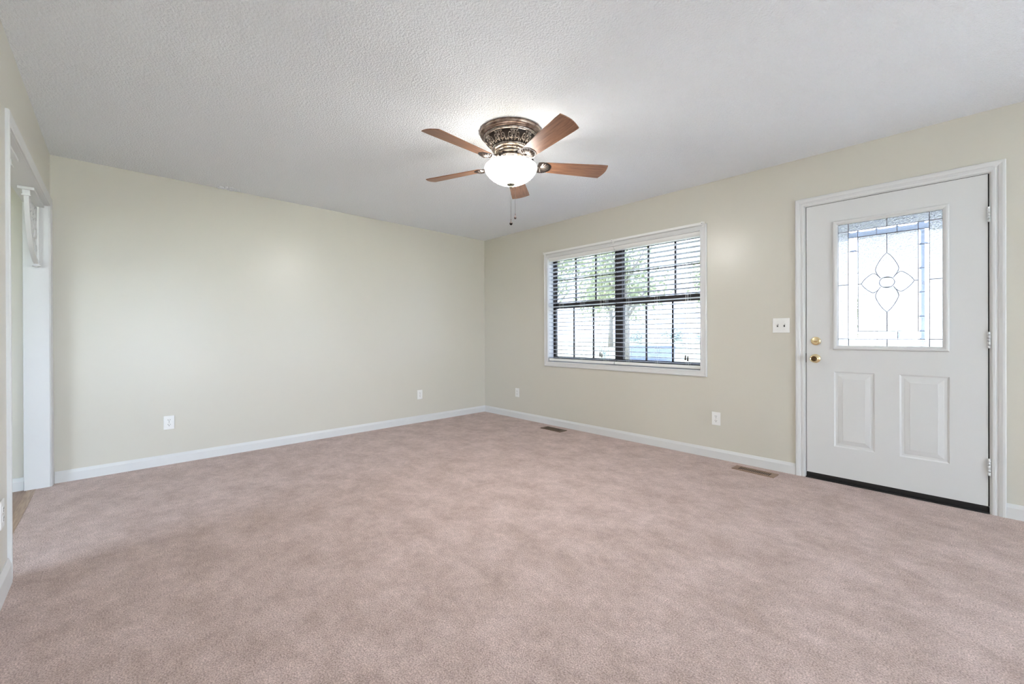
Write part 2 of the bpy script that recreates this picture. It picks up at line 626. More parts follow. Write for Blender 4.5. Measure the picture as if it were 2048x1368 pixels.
struct(b.build('trim_opening_far', M['trim']), 'white casing round the opening on the plank floor side', 'trim')

# ------------------------------------------------------------------ fretwork brackets under the opening's head
def bracket(xj, sgn, label):
    yc = W-0.058
    t = thing('fretwork_bracket', (xj, yc, oz1-0.45), label, 'bracket', 'fretwork brackets of the cased opening')
    A, B = 0.50, 0.45
    X = lambda a: xj+sgn*a
    zt = oz1
    b = MB()
    x0, x1 = sorted((X(0.0), X(0.50)))
    b.box(x0, x1, yc-0.036, yc+0.036, zt-0.018, zt)
    b.build('mounting_board', M['trim'], t, 0.002)
    b = MB()
    x0, x1 = sorted((X(0.0), X(0.016)))
    b.box(x0, x1, yc-0.012, yc+0.012, zt-B+0.0, zt-0.018)
    b.build('upright', M['trim'], t, 0.002)
    # curved brace, a quarter ellipse bowing away from the corner
    b = MB()
    n = 20
    vv, ff = [], []
    for i in range(n+1):
        a = math.radians(7+78*i/n)
        for k, (dr, dy) in enumerate(((-0.012, -0.011), (0.012, -0.011), (0.012, 0.011), (-0.012, 0.011))):
            vv.append((X((A-0.03+dr)*math.cos(a)), yc+dy, zt-(B-0.03+dr)*math.sin(a)))
    for i in range(n):
        for k in range(4):
            k2 = (k+1) % 4
            ff.append((4*i+k, 4*i+k2, 4*i+4+k2, 4*i+4+k))
    ff += [(0, 1, 2, 3), (4*n+3, 4*n+2, 4*n+1, 4*n)]
    b.add(vv, ff)
    b.build('curved_brace', M['trim'], t)
    for (cx_, cz_) in ((A-0.03, 0.030), (0.026, B-0.028)):
        b = MB()
        x0, x1 = sorted((X(cx_-0.017), X(cx_+0.017)))
        b.box(x0, x1, yc-0.016, yc+0.016, zt-cz_-0.017, zt-cz_+0.014)
        x0, x1 = sorted((X(cx_-0.022), X(cx_+0.022)))
        b.box(x0, x1, yc-0.020, yc+0.020, zt-cz_-0.024, zt-cz_-0.017)
        b.ball((X(cx_), yc, zt-cz_-0.026), 0.009)
        b.build('end_block', M['trim'], t)
    b = MB()
    def spiral(cx_, cz_, r, turns, start, flip=1):
        pts = []
        for i in range(26):
            f_ = i/25
            a = start+flip*turns*2*PI*f_
            rr = r*(1-0.8*f_)
            pts.append((X(cx_+rr*math.cos(a)), yc, zt-(cz_+rr*math.sin(a))))
        b.tube(pts, 0.0055, 6)
    for cx_, cz_, r, fl in ((0.10, 0.09, 0.062, 1), (0.23, 0.085, 0.055, -1), (0.35, 0.08, 0.045, 1), (0.095, 0.22, 0.058, -1),
                            (0.22, 0.20, 0.055, 1), (0.08, 0.335, 0.045, 1), (0.32, 0.17, 0.04, -1), (0.17, 0.30, 0.045, -1)):
        spiral(cx_, cz_, r, 1.6, random.random()*6, fl)
    for k in range(7):
        a = math.radians(12+11*k)
        b.tube([(X(0.03), yc, zt-0.03), (X(0.5*(A-0.04)*math.cos(a)+0.02), yc, zt-0.5*(B-0.04)*math.sin(a)-0.01),
                (X((A-0.035)*math.cos(a)), yc, zt-(B-0.035)*math.sin(a))], 0.0045, 6)
    b.build('fretwork', M['trim'], t)


bracket(ox0, 1, 'white scrollwork corner bracket against the far jamb of the opening')
bracket(ox1, -1, 'white corner bracket mostly hidden behind the near casing of the opening')

# ------------------------------------------------------------------ entry door
sx0, sx1, sz0, sz1 = 3.8368, 4.7515, 0.044, 2.057
DC = [(0.0, -0.001), (0.0, 0.008), (0.006, 0.011), (0.016, 0.011), (0.019, 0.009), (0.026, 0.009), (0.030, 0.013), (0.044, 0.017), (0.054, 0.017), (0.058, 0.013), (0.058, -0.001)]
b = MB().sweep_frame(FR, 3.825, 4.7645, 0.0, 2.067, DC, closed=False)
struct(b.build('trim_door', M['trim']), 'white moulded casing round the entry door', 'trim')
b = MB()
b.box(3.812, 3.8325, 0.0, WT, 0.0, 2.085).box(4.7575, 4.778, 0.0, WT, 0.0, 2.085).box(3.8325, 4.7575, 0.0, WT, 2.061, 2.085)
b.box(3.8325, 3.846, 0.046, 0.07, 0.0, 2.061).box(4.744, 4.7575, 0.046, 0.07, 0.0, 2.061)
struct(b.build('trim_door_jamb', M['trim']), 'white jamb lining behind the entry door', 'trim')
b = MB().box(3.8325, 4.7575, 0.012, 0.10, -0.005, 0.030).box(3.8325, 4.7575, -0.012, 0.05, -0.005, 0.008)
struct(b.build('trim_door_sill', M['dark']), 'black sill under the entry door', 'trim')

door = thing('door_1', (4.2935, 0.02, 0.044), 'white entry door with leaded glass window and two raised panels', 'door', None, 'structure')
gx0, gx1, gz0, gz1 = 4.025, 4.564, 1.003, 1.889     # glass
px = ((4.004, 4.231), (4.358, 4.590))
pz0, pz1 = 0.264, 0.816
b = MB()
y0, y1 = 0.0, 0.044
b.box(sx0, gx0-0.015, y0, y1, 0.816, sz1).box(gx1+0.015, sx1, y0, y1, 0.816, sz1)
b.box(gx0-0.015, gx1+0.015, y0, y1, gz1+0.015, sz1).box(gx0-0.015, gx1+0.015, y0, y1, 0.816, gz0-0.015)
b.box(sx0, px[0][0], y0, y1, sz0, 0.816).box(px[1][1], sx1, y0, y1, sz0, 0.816).box(px[0][1], px[1][0], y0, y1, sz0, 0.816)
for a0, a1 in px:
    b.box(a0, a1, y0, y1, sz0, pz0)
    b.box(a0, a1, 0.02, y1, pz0, pz1)
b.build('door_slab', M['door'], door)
for a0, a1 in px:
    b = MB().rings(FR, a0, a1, pz0, pz1, [(0, 0), (0.004, -0.003), (0.010, -0.0055), (0.022, -0.0055), (0.027, -0.004), (0.050, -0.0005), (0.051, 0.0006)])
    b.build('raised_panel', M['door'], door)
LF = [(-0.002, -0.01), (-0.002, 0.006), (0.004, 0.010), (0.014, 0.013), (0.022, 0.012), (0.0275, 0.006), (0.0275, -0.002), (0.012, -0.01)]
b = MB().sweep_frame(FR, gx0+0.001, gx1-0.001, gz0+0.001, gz1-0.001, LF)
b.build('glass_frame', M['door'], door)
v1, v2, v3, v4 = 4.087, 4.140, 4.449, 4.501
h1, h2, h3, h4 = 1.830, 1.782, 1.109, 1.055
b = MB()
ya, yb = 0.016, 0.020
for (a0, a1, c0, c1) in ((gx0, v1, gz0, gz1), (v4, gx1, gz0, gz1), (v1, v4, h1, gz1), (v1, v4, gz0, h4), (v2, v3, h3, h2)):
    b.box(a0, a1, ya, yb, c0, c1)
b.build('hammered_glass', M['hammered'], door)
# bevelled pieces
cells = []
xs_t = [v1, v2, 4.241, 4.346, v3, v4]
for i in range(5):
    cells.append((xs_t[i], xs_t[i+1], h2, h1))
    cells.append((xs_t[i], xs_t[i+1], h4, h3))
zl = [h3, 1.207, 1.366, 1.524, 1.681, h2]
for i in range(5):
    cells.append((v1, v2, zl[i], zl[i+1]))
    cells.append((v3, v4, zl[i], zl[i+1]))
b = MB()
for (a0, a1, c0, c1) in cells:
    g_ = 0.0012
    a0, a1, c0, c1 = a0+g_, a1-g_, c0+g_, c1-g_
    w_ = 0.011
    n0 = len(b.v)
    for ins, yy in ((0, 0.020), (0, 0.0165), (w_, 0.0145)):
        for x, z in ((a0+ins, c0+ins), (a1-ins, c0+ins), (a1-ins, c1-ins), (a0+ins, c1-ins)):
            b.v.append((x, yy, z))
    fs = [(0, 1, 2, 3), (8, 11, 10, 9)]
    for lay in (0, 4):
        for k in range(4):
            k2 = (k+1) % 4
            fs.append((lay+k, lay+4+k, lay+4+k2, lay+k2))
    b.f += [tuple(i+n0 for i in f_) for f_ in fs]
    b.sm += [False]*len(fs)
b.build('bevelled_glass', M['bevel'], door)
b = MB()
# petals and centre
pcx, pcz = 4.2945, 1.446


def petal(tip, half, base_r, ang):
    pts = []
    n = 14
    side = []
    for i in range(n+1):
        f_ = i/n
        if f_ < 0.62:                      # base bulge to widest
            q = f_/0.62
            u = base_r+(tip-base_r)*0.38*q
            wv = half*(0.55+0.45*math.sin(q*PI/2))
        else:
            q = (f_-0.62)/0.38
            u = base_r+(tip-base_r)*(0.38+0.62*q)
            wv = half*math.cos(q*PI/2)**0.9*(1-0.12*math.sin(q*PI))
        side.append((u, max(wv, 0.0)))
    pts = [(u, wv) for u, wv in side] + [(u, -wv) for u, wv in side[::-1][1:]]
    ca, sa = math.cos(ang), math.sin(ang)
    return [(pcx+u*ca-wv*sa, pcz+u*sa+wv*ca) for u, wv in pts]


outl = [petal(0.204, 0.060, 0.030, PI/2), petal(0.205, 0.060, 0.030, -PI/2), petal(0.136, 0.068, 0.036, PI), petal(0.136, 0.068, 0.036, 0)]
oval = [(pcx+0.039*math.cos(2*PI*k/28), pcz+0.037*math.sin(2*PI*k/28)) for k in range(28)]
for pl in outl+[oval]:
    n = len(pl)
    mxx, mzz = sum(p_[0] for p_ in pl)/n, sum(p_[1] for p_ in pl)/n
    n0 = len(b.v)
    dy_ = -0.004 if pl is oval else 0.0
    for sc, yy in ((0.99, 0.0158), (0.97, 0.0135+dy_), (0.78, 0.0105+dy_)):
        for x, z in pl:
            b.v.append((mxx+(x-mxx)*sc, yy, mzz+(z-mzz)*sc))
    fs = [tuple(range(n)), tuple(range(3*n-1, 2*n-1, -1))]
    for lay in (0, n):
        for k in range(n):
            k2 = (k+1) % n
            fs.append((lay+k, lay+n+k, lay+n+k2, lay+k2))
    b.f += [tuple(i+n0 for i in f_) for f_ in fs]
    b.sm += [False]*len(fs)
b.build('flower_glass', M['flower'], door)
b = MB()
def bar(x, z, w_, h_):
    b.box(x, x+w_, 0.0142, 0.0146, z, z+h_)
lz = 1.412
bar(4.4655, lz, 0.0016, 0.022), bar(4.4655, lz, 0.0080, 0.0016), bar(4.4655, lz+0.0204, 0.0080, 0.0016), bar(4.4732, lz+0.0025, 0.0016, 0.0170)
bar(4.4785, lz, 0.0016, 0.022), bar(4.4785, lz+0.0204, 0.0100, 0.0016), bar(4.4785, lz+0.0115, 0.0080, 0.0016)
b.build('etched_letters', mat('etched_grey', (0.45, 0.47, 0.52), 0.7), door)
b = MB()
cw = 0.0017


def vline(x, z0_, z1_):
    b.box(x-cw, x+cw, 0.0105, 0.021, z0_, z1_)


def hline(z, x0_, x1_):
    b.box(x0_, x1_, 0.0105, 0.021, z-cw, z+cw)


vline(gx0+0.002, gz0, gz1), vline(gx1-0.002, gz0, gz1), vline(v1, gz0, gz1), vline(v4, gz0, gz1), vline(v2, h4, h1), vline(v3, h4, h1)
hline(h1, gx0, gx1), hline(h4, gx0, gx1), hline(h2, v1, v4), hline(h3, v1, v4)
for x in xs_t[2:4]:
    vline(x, h2, h1), vline(x+0.002, h4, h3)
for z in zl[1:5]:
    hline(z, v1, v2), hline(z, v3, v4)
vline(pcx, h1, gz1), vline(pcx, pcz+0.204, h2), vline(pcx, h3, pcz-0.205), vline(pcx, gz0, h4)
hline(1.446, gx0, v1), hline(1.446, v4, gx1), hline(1.446, v2, pcx-0.136), hline(1.446, pcx+0.136, v3)
hline(gz1-0.002, gx0, gx1)
for pl in outl:
    b.tube([(x, 0.0135, z) for x, z in pl], 0.0018, 6)
b.tube([(x, 0.0125, z) for x, z in oval], 0.0019, 6, closed=True)
b.build('lead_came', M['came'], door)
# bottom sweep, weatherstrip, hardware
b = MB().box(sx0, sx1, 0.002, 0.04, 0.030, sz0+0.001)
b.build('door_sweep', M['dark'], door)
b = MB().box(sx1, 4.7572, 0.004, 0.045, sz0, sz1).box(sx0-0.0041, sx0, 0.008, 0.045, sz0, sz1).box(sx0, sx1, 0.006, 0.045, sz1, 2.0608)
b.build('weatherstrip', M['dark'], door)
b = MB().box(3.8325, 3.8362, -0.001, 0.03, 0.875, 0.945)
b.build('latch_plate', M['dark'], door)
for z0_, z1_ in ((1.765, 1.857), (1.001, 1.103), (0.231, 0.335)):
    b = MB()
    zz = z0_
    for k in range(5):
        dz = (z1_-z0_)/5
        b.tube([(4.7545, -0.006, zz+0.0009), (4.7545, -0.006, zz+dz-0.0009)], 0.0062, 12)
        zz += dz
    b.box(4.7575, 4.7615, -0.009, 0.0, z0_, z1_)
    b.build('hinge', M['door'], door)
kx, kz = 3.893, 0.907
knob = MB().lathe([(0.0, 0.0), (0.033, 0.0), (0.033, -0.004), (0.029, -0.008), (0.016, -0.010), (0.012, -0.016), (0.012, -0.030), (0.018, -0.036),
                   (0.0255, -0.044), (0.027, -0.052), (0.0255, -0.060), (0.021, -0.064), (0.0205, -0.062), (0.0, -0.061)], kx, kz, 40, axis='y')
knob = knob.build('doorknob', M['brass'], door)
tag(knob, 'round polished brass doorknob', None)
MB().lathe([(0.0, -0.0612), (0.0165, -0.0612), (0.0165, -0.0622), (0.0, -0.0622)], kx, kz, 28, axis='y').build('keyhole_disc', M['brass_dark'], knob)
dz_ = 1.039
db = MB().lathe([(0.0, 0.0), (0.0315, 0.0), (0.0315, -0.006), (0.028, -0.011), (0.022, -0.013), (0.0, -0.0135)], kx+0.003, dz_, 40, axis='y')
db = db.build('deadbolt', M['brass'], door)
tag(db, 'round brass deadbolt thumbturn', None)
b = MB()
n = 18
vv = []
for yy, sc in ((-0.0130, 1.0), (-0.020, 0.92), (-0.0225, 0.62)):
    for k in range(n):
        t_ = 2*PI*k/n
        vv.append((kx+0.003+0.0215*sc*math.cos(t_), yy, dz_+0.0058*sc*math.sin(t_)))
ff = [tuple(range(2*n, 3*n))]
for lay in (0, n):
    for k in range(n):
        ff.append((lay+k, lay+(k+1) % n, lay+n+(k+1) % n, lay+n+k))
b.add(vv, ff, True)
b.build('thumbturn', M['brass'], db)

# ------------------------------------------------------------------ window
win = thing('window_1', (2.127, 0.1, 0.768), 'dark bronze double window behind white blinds', 'window', None, 'structure')
fy0, fy1 = 0.095, 0.15
b = MB()
b.box(wx0-0.002, wx0+0.020, fy0, fy1, wz0, wz1).box(wx1-0.020, wx1+0.002, fy0, fy1, wz0, wz1)
b.box(wx0, wx1, fy0, fy1, wz0, wz0+0.040).box(wx0, wx1, fy0, fy1, wz1-0.030, wz1)
b.build('window_frame', M['bronze_frame'], win)
b = MB().box(2.093, 2.179, fy0-0.004, fy1, wz0, wz1)
b.build('mullion', M['bronze_frame'], win)
mid = 1.432
for x0, x1, mu, ml in ((1.233, 2.100, (1.537, 1.820), (1.522, 1.800)), (2.172, 3.021, (2.464, 2.748), (2.452, 2.731))):
    for nm, z0_, z1_, yy, mm_ in (('upper_sash', mid+0.010, wz1-0.03, 0.122, mu), ('lower_sash', wz0+0.04, mid+0.012, 0.100, ml)):
        b = MB()
        rw = 0.022
        top = 0.02 if nm == 'upper_sash' else 0.034
        bot = 0.034 if nm == 'upper_sash' else 0.02
        b.box(x0, x0+rw*0.55, yy, yy+0.02, z0_, z1_).box(x1-rw*0.55, x1, yy, yy+0.02, z0_, z1_)
        b.box(x0, x1, yy, yy+0.02, z0_, z0_+bot).box(x0, x1, yy, yy+0.02, z1_-top, z1_)
        sash = b.build(nm, M['bronze_frame'], win)
        b = MB()
        for xm in mm_:
            b.box(xm-0.0078, xm+0.0078, yy+0.002, yy+0.016, z0_, z1_)
        zm = 1.757 if nm == 'upper_sash' else 1.101
        b.box(x0, x1, yy+0.003, yy+0.015, zm-0.005, zm+0.005)
        b.build('muntin_grid', M['bronze_frame'], sash)
        MB().box(x0, x1, yy+0.010, yy+0.013, z0_, z1_).build('pane', M['tinted'], sash)
# white box liner and flat casing
b = MB()
b.box(wx0-0.012, wx0, 0, fy0, wz0-0.012, wz1+0.012).box(wx1, wx1+0.012, 0, fy0, wz0-0.012, wz1+0.012)
b.box(wx0, wx1, 0, fy0, wz0-0.012, wz0).box(wx0, wx1, 0, fy0, wz1, wz1+0.012)
struct(b.build('trim_window_liner', M['trim']), 'white lining boards inside the window recess', 'trim')
WC = [(0.0, -0.001), (0.0, 0.012), (0.004, 0.015), (0.012, 0.015), (0.015, 0.013), (0.040, 0.013), (0.044, 0.016), (0.053, 0.016), (0.0575, 0.012), (0.0575, -0.001)]
b = MB().sweep_frame(FR, wx0, wx1, wz0, wz1-0.02, WC)
struct(b.build('trim_window', M['trim']), 'white flat casing round the double window', 'trim')

# blinds
SLZ = [1.760+0.047*k for k in range(-20, 5)]


def blind(x0, x1, label, ladders, xt):
    t = thing('window_blind', ((x0+x1)/2, 0.03, 0.775), label, 'blind', 'window blinds')
    yc = 0.034
    MB().box(x0, x1, 0.014, 0.060, 1.985, 2.040).build('headrail', M['plastic'], t)
    MB().box(x0-0.002, x1+0.002, 0.002, 0.0075, 1.999, 2.052).build('valance', M['plastic'], t, 0.001)
    MB().box(x0, x1, 0.006, 0.056, 0.776, 0.806).build('bottom_rail', M['plastic'], t, 0.004)
    # one slat, then copies sharing its mesh
    b = MB()
    n = 6
    vv = []
    for lay in (0, 1):
        for i in range(n+1):
            f_ = i/n
            yy = -0.025+0.05*f_
            zz = 0.0030*(1-(2*f_-1)**2) - (0.0 if lay else 0.0028) - yy*math.tan(math.radians(7))
            vv += [(x0, yc+yy, SLZ[0]+zz), (x1, yc+yy, SLZ[0]+zz)]
    ff = []
    o_ = 2*(n+1)
    for i in range(n):
        ff += [(2*i, 2*i+1, 2*i+3, 2*i+2), (o_+2*i, o_+2*i+2, o_+2*i+3, o_+2*i+1),
               (2*i, 2*i+2, o_+2*i+2, o_+2*i), (2*i+1, o_+2*i+1, o_+2*i+3, 2*i+3)]
    ff += [(0, o_, o_+1, 1), (2*n, 2*n+1, o_+2*n+1, o_+2*n)]
    b.add(vv, ff)
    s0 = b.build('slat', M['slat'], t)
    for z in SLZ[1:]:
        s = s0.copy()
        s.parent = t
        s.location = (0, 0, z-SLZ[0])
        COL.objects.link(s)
    for xl in ladders:
        b = MB()
        for dx in (-0.010, 0.010):
            for yy in (yc-0.027, yc+0.027):
                b.tube([(xl+dx, yy, 0.80), (xl+dx, yy, 1.99)], 0.0008, 5)
        for z in SLZ:
            for dx in (-0.010, 0.010):
                b.tube([(xl+dx, yc-0.027, z-0.004), (xl+dx, yc+0.027, z-0.004)], 0.0006, 4)
        b.build('ladder_cord', M['cord'], t)
    b = MB()
    for dx in (-0.010, 0.012):
        b.tube([(xt+dx*0.3, -0.002, 1.998), (xt+dx, -0.002, 0.885)], 0.0010, 5)
    lc = b.build('lift_cord', M['cord'], t)
    for dx, dzz in ((-0.010, 0.008), (0.012, 0.0)):
        MB().lathe([(0.003, 0.892+dzz), (0.005, 0.887+dzz), (0.0075, 0.858+dzz), (0.0085, 0.848+dzz), (0.006, 0.845+dzz)], xt+dx, -0.002, 12).build('tassel', M['tassel'], lc)


blind(1.219, 2.128, 'white slatted blind over the left half of the window', (1.39, 1.70, 2.014), 1.973)
blind(2.140, 3.035, 'white slatted blind over the right half of the window', (2.294, 2.608, 2.914), 2.912)

# curtain rod
rod = thing('curtain_rod', (2.127, -0.03, 2.08), 'white flat curtain rod with three brackets above the blinds', 'curtain rod')
b = MB()
zr, hr = 2.080, 0.011
for y_ in (0,):
    prof = [(-0.045, -hr), (-0.0405, -hr), (-0.0405, -hr+0.004), (-0.043, -hr+0.004), (-0.043, hr-0.004), (-0.0405, hr-0.004), (-0.0405, hr), (-0.045, hr)]
    b.prism(prof, lambda u, v, a: (a, u, zr+v), 1.180, 3.070)
b.box(1.176, 1.181, -0.045, -0.016, zr-hr, zr+hr).box(3.069, 3.074, -0.045, -0.016, zr-hr, zr+hr)
b.build('rod', M['plastic'], rod)
for xb in (1.178, 2.143, 3.072):
    b = MB()
    b.box(xb-0.011, xb+0.011, -0.0185, -0.014, zr-0.026, zr+0.018)
    b.box(xb-0.004, xb+0.004, -0.039, -0.0185, zr-0.006, zr+0.008)
    b.box(xb-0.007, xb+0.007, -0.049, -0.0452, zr-0.008, zr+0.014)
    br_ = b.build('rod_bracket', M['plastic'], rod)
    MB().lathe([(0.0, -0.0495), (0.0032, -0.0495), (0.0032, -0.0485), (0.0, -0.0485)], xb, zr-0.001, 10, axis='y').build('screw', M['slot'], br_)

# ------------------------------------------------------------------ outlets and switch
def wall_outlet(place, label, group='duplex outlets low on the walls'):
    """place(u, w, d): u sideways, w up, d out of the wall"""
    t = thing('wall_outlet', place(0, 0, 0), label, 'outlet', group)
    def pbox(mb, u0, u1, w0, w1, d0, d1):
        c_ = [place(u, w_, d) for u in (u0, u1) for w_ in (w0, w1) for d in (d0, d1)]
        lo = [min(p_[i] for p_ in c_) for i in range(3)]
        hi = [max(p_[i] for p_ in c_) for i in range(3)]
        mb.box(lo[0], hi[0], lo[1], hi[1], lo[2], hi[2])
    b = MB()
    pbox(b, -0.036, 0.036, -0.058, 0.058, 0.0, 0.006)
    b.build('cover_plate', M['plastic'], t, 0.003)
    for zc in (0.0195, -0.0195):
        b = MB()
        pr = []
        for k in range(24):
            a = 2*PI*k/24
            u, w_ = 0.0172*math.cos(a), 0.0172*math.sin(a)
            w_ = max(-0.0135, min(0.0135, w_))
            pr.append((u, w_))
        b.prism(pr, lambda u, w_, d: place(u, w_+zc, d), 0.005, 0.0078)
        rc = b.build('receptacle', M['plastic'], t, 0.0008)
        b = MB()
        pbox(b, -0.0078, -0.0050, zc-0.0005, zc+0.0085, 0.0074, 0.0083)
        pbox(b, 0.0050, 0.0078, zc+0.0005, zc+0.0075, 0.0074, 0.0083)
        pr = [(0.0030*math.cos(2*PI*k/12), max(-0.0028, 0.0030*math.sin(2*PI*k/12))) for k in range(12)]
        b.prism(pr, lambda u, w_, d: place(u, w_+zc-0.0075, d), 0.0074, 0.0083)
        b.build('slots', M['slot'], rc)
    pr = [(0.003*math.cos(2*PI*k/12), 0.003*math.sin(2*PI*k/12)) for k in range(12)]
    MB().prism(pr, lambda u, w_, d: place(u, w_, d), 0.005, 0.0072).build('screw', M['nickel'], t)


wall_outlet(lambda u, w_, d: (0.0+d, -3.502+u, 0.356+w_), 'white outlet at the left end of the plain back wall')
wall_outlet(lambda u, w_, d: (0.0+d, -1.063+u, 0.348+w_), 'white outlet on the back wall close to the corner')
wall_outlet(lambda u, w_, d: (0.669+u, -d, 0.334+w_), 'white outlet on the window wall between corner and window')
wall_outlet(lambda u, w_, d: (3.174+u, -d, 0.350+w_), 'white outlet below the right end of the window near the door')
wall_outlet(lambda u, w_, d: (1.865+u, W+d, 0.352+w_), 'white outlet beside the cased opening, cut by the left edge of the picture')

sw = thing('light_switch', (3.669, 0, 1.161), 'white double toggle light switch left of the entry door', 'light switch')
MB().box(3.611, 3.727, -0.006, 0.0, 1.102, 1.219).build('cover_plate', M['plastic'], sw, 0.003)
for i, xs in enumerate((3.646, 3.692)):
    b = MB().box(xs-0.005, xs+0.005, -0.0066, -0.0055, 1.149, 1.173)
    sl = b.build('toggle_slot', M['slot'], sw)
    zt = 1.164 if i == 0 else 1.166
    b = MB()
    b.prism([(-0.004, -0.004), (0.004, -0.004), (0.0032, 0.004), (-0.0032, 0.004)], lambda u, v, a: (xs+u, -a, zt+v+(a-0.006)*0.5), 0.006, 0.018)
    b.build('toggle', M['plastic'], sl)
    for zs in (1.131, 1.191):
        MB().lathe([(0.0, -0.0072), (0.003, -0.0072), (0.003, -0.0055), (0.0, -0.0055)], xs, zs, 12, axis='y').build('screw', M['plastic'], sw)

# ------------------------------------------------------------------ floor registers
def register(cx_, cy_, lx, ly, rot, label, mfr, nsl):
    t = thing('floor_register', (cx_, cy_, 0.0), label, 'floor register', 'floor registers by the window wall')
    t.rotation_euler = (0, 0, rot)
    hx, hy = lx/2, ly/2
    ex, ey = 0.040, 0.022
    b = MB()
    b.box(-hx, hx, -hy, -hy+ey, 0.0, 0.006).box(-hx, hx, hy-ey, hy, 0.0, 0.006).box(-hx, -hx+ex, -hy+ey, hy-ey, 0.0, 0.006).box(hx-ex, hx, -hy+ey, hy-ey, 0.0, 0.006)
    b.build('frame', mfr, t, 0.0015, local=True)
    b = MB()
    L_ = lx-2*ex
    for k in range(1, nsl):
        x = -hx+ex+L_*k/nsl
        b.box(x-0.0026, x+0.0026, -hy+ey, hy-ey, 0.0036, 0.0052)
    b.build('grille', mfr, t, local=True)
    MB().box(-hx+ex, hx-ex, -hy+ey, hy-ey, 0.0003, 0.0012).build('duct_shade', M['dark'], t, local=True)  # black sheet standing in for the darkness of the duct


register(3.522, -0.157, 0.306, 0.112, math.radians(-3.5), 'tan floor register with black slots beside the door', M['register'], 17)
register(1.438, -0.171, 0.300, 0.125, math.radians(-1.0), 'dark brown floor register under the window', M['register_dark'], 17)

# ------------------------------------------------------------------ ceiling fan
fx, fy = 2.577, -1.916
fan = thing('ceiling_fan', (fx, fy, 2.075), 'hugger ceiling fan with five wooden blades and a lit glass bowl', 'ceiling fan')
MB().lathe([(0.0, 2.44), (0.204, 2.44), (0.206, 2.434), (0.205, 2.422), (0.200, 2.414), (0.194, 2.413), (0.190, 2.409), (0.189, 2.406), (0.181, 2.404), (0.0, 2.404)], fx, fy, 80).build('ceiling_canopy', M['bronze'], fan)
MB().lathe([(0.10, 2.406), (0.176, 2.406), (0.181, 2.401), (0.181, 2.395), (0.176, 2.390), (0.168, 2.388), (0.10, 2.388)], fx, fy, 120,
           mod=lambda a, i: 1+0.010*math.sin(60*a) if i in (2, 3) else 1).build('rope_ring', M['nickel'], fan)


def band(t_):
    """profile of the ornate band, t 0 (top) to 1"""
    r = 0.170-0.050*(t_**1.25)
    z = 2.389-0.056*t_
    return r, z


MB().lathe([(0.10, 2.389)]+[band(i/12) for i in range(13)]+[(0.10, 2.332)], fx, fy, 80).build('motor_band', M['bronze_dark'], fan)
b = MB()


def on_band(th, t_, off=0.0015):
    r, z = band(max(0, min(1, t_)))
    return (fx+(r+off)*math.cos(th), fy+(r+off)*math.sin(th), z-off*0.6)


for k in range(10):
    th0 = 2*PI*k/10
    for sgn in (-1, 1):
        pts = []
        for i in range(26):                      # big C scroll
            f_ = i/25
            a = PI*0.5+sgn*0+f_*1.55*2*PI
            rr = 1-0.78*f_
            pts.append(on_band(th0+sgn*(0.155+0.105*rr*math.cos(a)), 0.48-0.36*rr*math.sin(a)))
        b.tube(pts, [0.0034*(1-0.3*i/25) for i in range(26)], 6)
        pts = []
        for i in range(16):                      # small return scroll
            f_ = i/15
            a = -PI*0.5+f_*1.2*2*PI
            rr = 1-0.75*f_
            pts.append(on_band(th0+sgn*(0.060+0.045*rr*math.cos(a)), 0.72-0.20*rr*math.sin(a)))
        b.tube(pts, 0.0022, 6)
        b.tube([on_band(th0+sgn*0.01, 0.05), on_band(th0+sgn*0.05, 0.12), on_band(th0+sgn*0.10, 0.10), on_band(th0+sgn*0.16, 0.02)], [0.002, 0.0032, 0.003, 0.001], 6)
        b.tube([on_band(th0+sgn*0.27, 0.95), on_band(th0+sgn*0.26, 0.7), on_band(th0+sgn*0.22, 0.5)], [0.003, 0.0026, 0.001], 6)
    b.tube([on_band(th0, 0.08), on_band(th0, 0.25), on_band(th0, 0.5)], [0.001, 0.005, 0.001], 6)
b.build('scrollwork', M['nickel'], fan)
MB().lathe([(0.09, 2.336), (0.116, 2.336), (0.123, 2.331), (0.124, 2.324), (0.119, 2.316), (0.108, 2.312), (0.09, 2.311)], fx, fy, 240,
           mod=lambda a, i: 1+0.028*abs(math.sin(20*a))-0.014 if 1 <= i <= 4 else 1).build('gadroon_ring', M['nickel'], fan)
b = MB()
for k in range(56):
    a = 2*PI*k/56
    b.ball((fx+0.103*math.cos(a), fy+0.103*math.sin(a), 2.3085), 0.0045, 7, 5)
b.lathe([(0.05, 2.313), (0.101, 2.313), (0.101, 2.304), (0.05, 2.304)], fx, fy, 48)
b.build('bead_ring', M['nickel'], fan)
MB().lathe([(0.05, 2.306), (0.083, 2.306), (0.083, 2.300), (0.092, 2.299), (0.094, 2.293), (0.092, 2.284), (0.084, 2.281), (0.078, 2.279), (0.078, 2.274), (0.092, 2.272), (0.099, 2.266),
            (0.101, 2.260), (0.094, 2.256), (0.05, 2.255)], fx, fy, 64).build('rotor_hub', M['nickel'], fan)
b = MB().lathe([(0.03, 2.257), (0.085, 2.257), (0.088, 2.252), (0.080, 2.246), (0.050, 2.243), (0.045, 2.20), (0.0, 2.20)], fx, fy, 48)
for k in range(3):
    a = 2*PI*k/3+0.9
    b.tube([(fx+0.08*math.cos(a), fy+0.08*math.sin(a), 2.250), (fx+0.140*math.cos(a), fy+0.140*math.sin(a), 2.243), (fx+0.158*math.cos(a), fy+0.158*math.sin(a), 2.226)], 0.005, 8)
    b.ball((fx+0.162*math.cos(a), fy+0.162*math.sin(a), 2.230), 0.0085, 10, 6)
for k in range(5):
    a = math.radians(26+13*k)
    b.ball((fx+0.150*math.cos(a), fy+0.150*math.sin(a), 2.236), 0.0085, 10, 6)
b.build('light_fitter', M['bronze_dark'], fan)
bowl = MB()
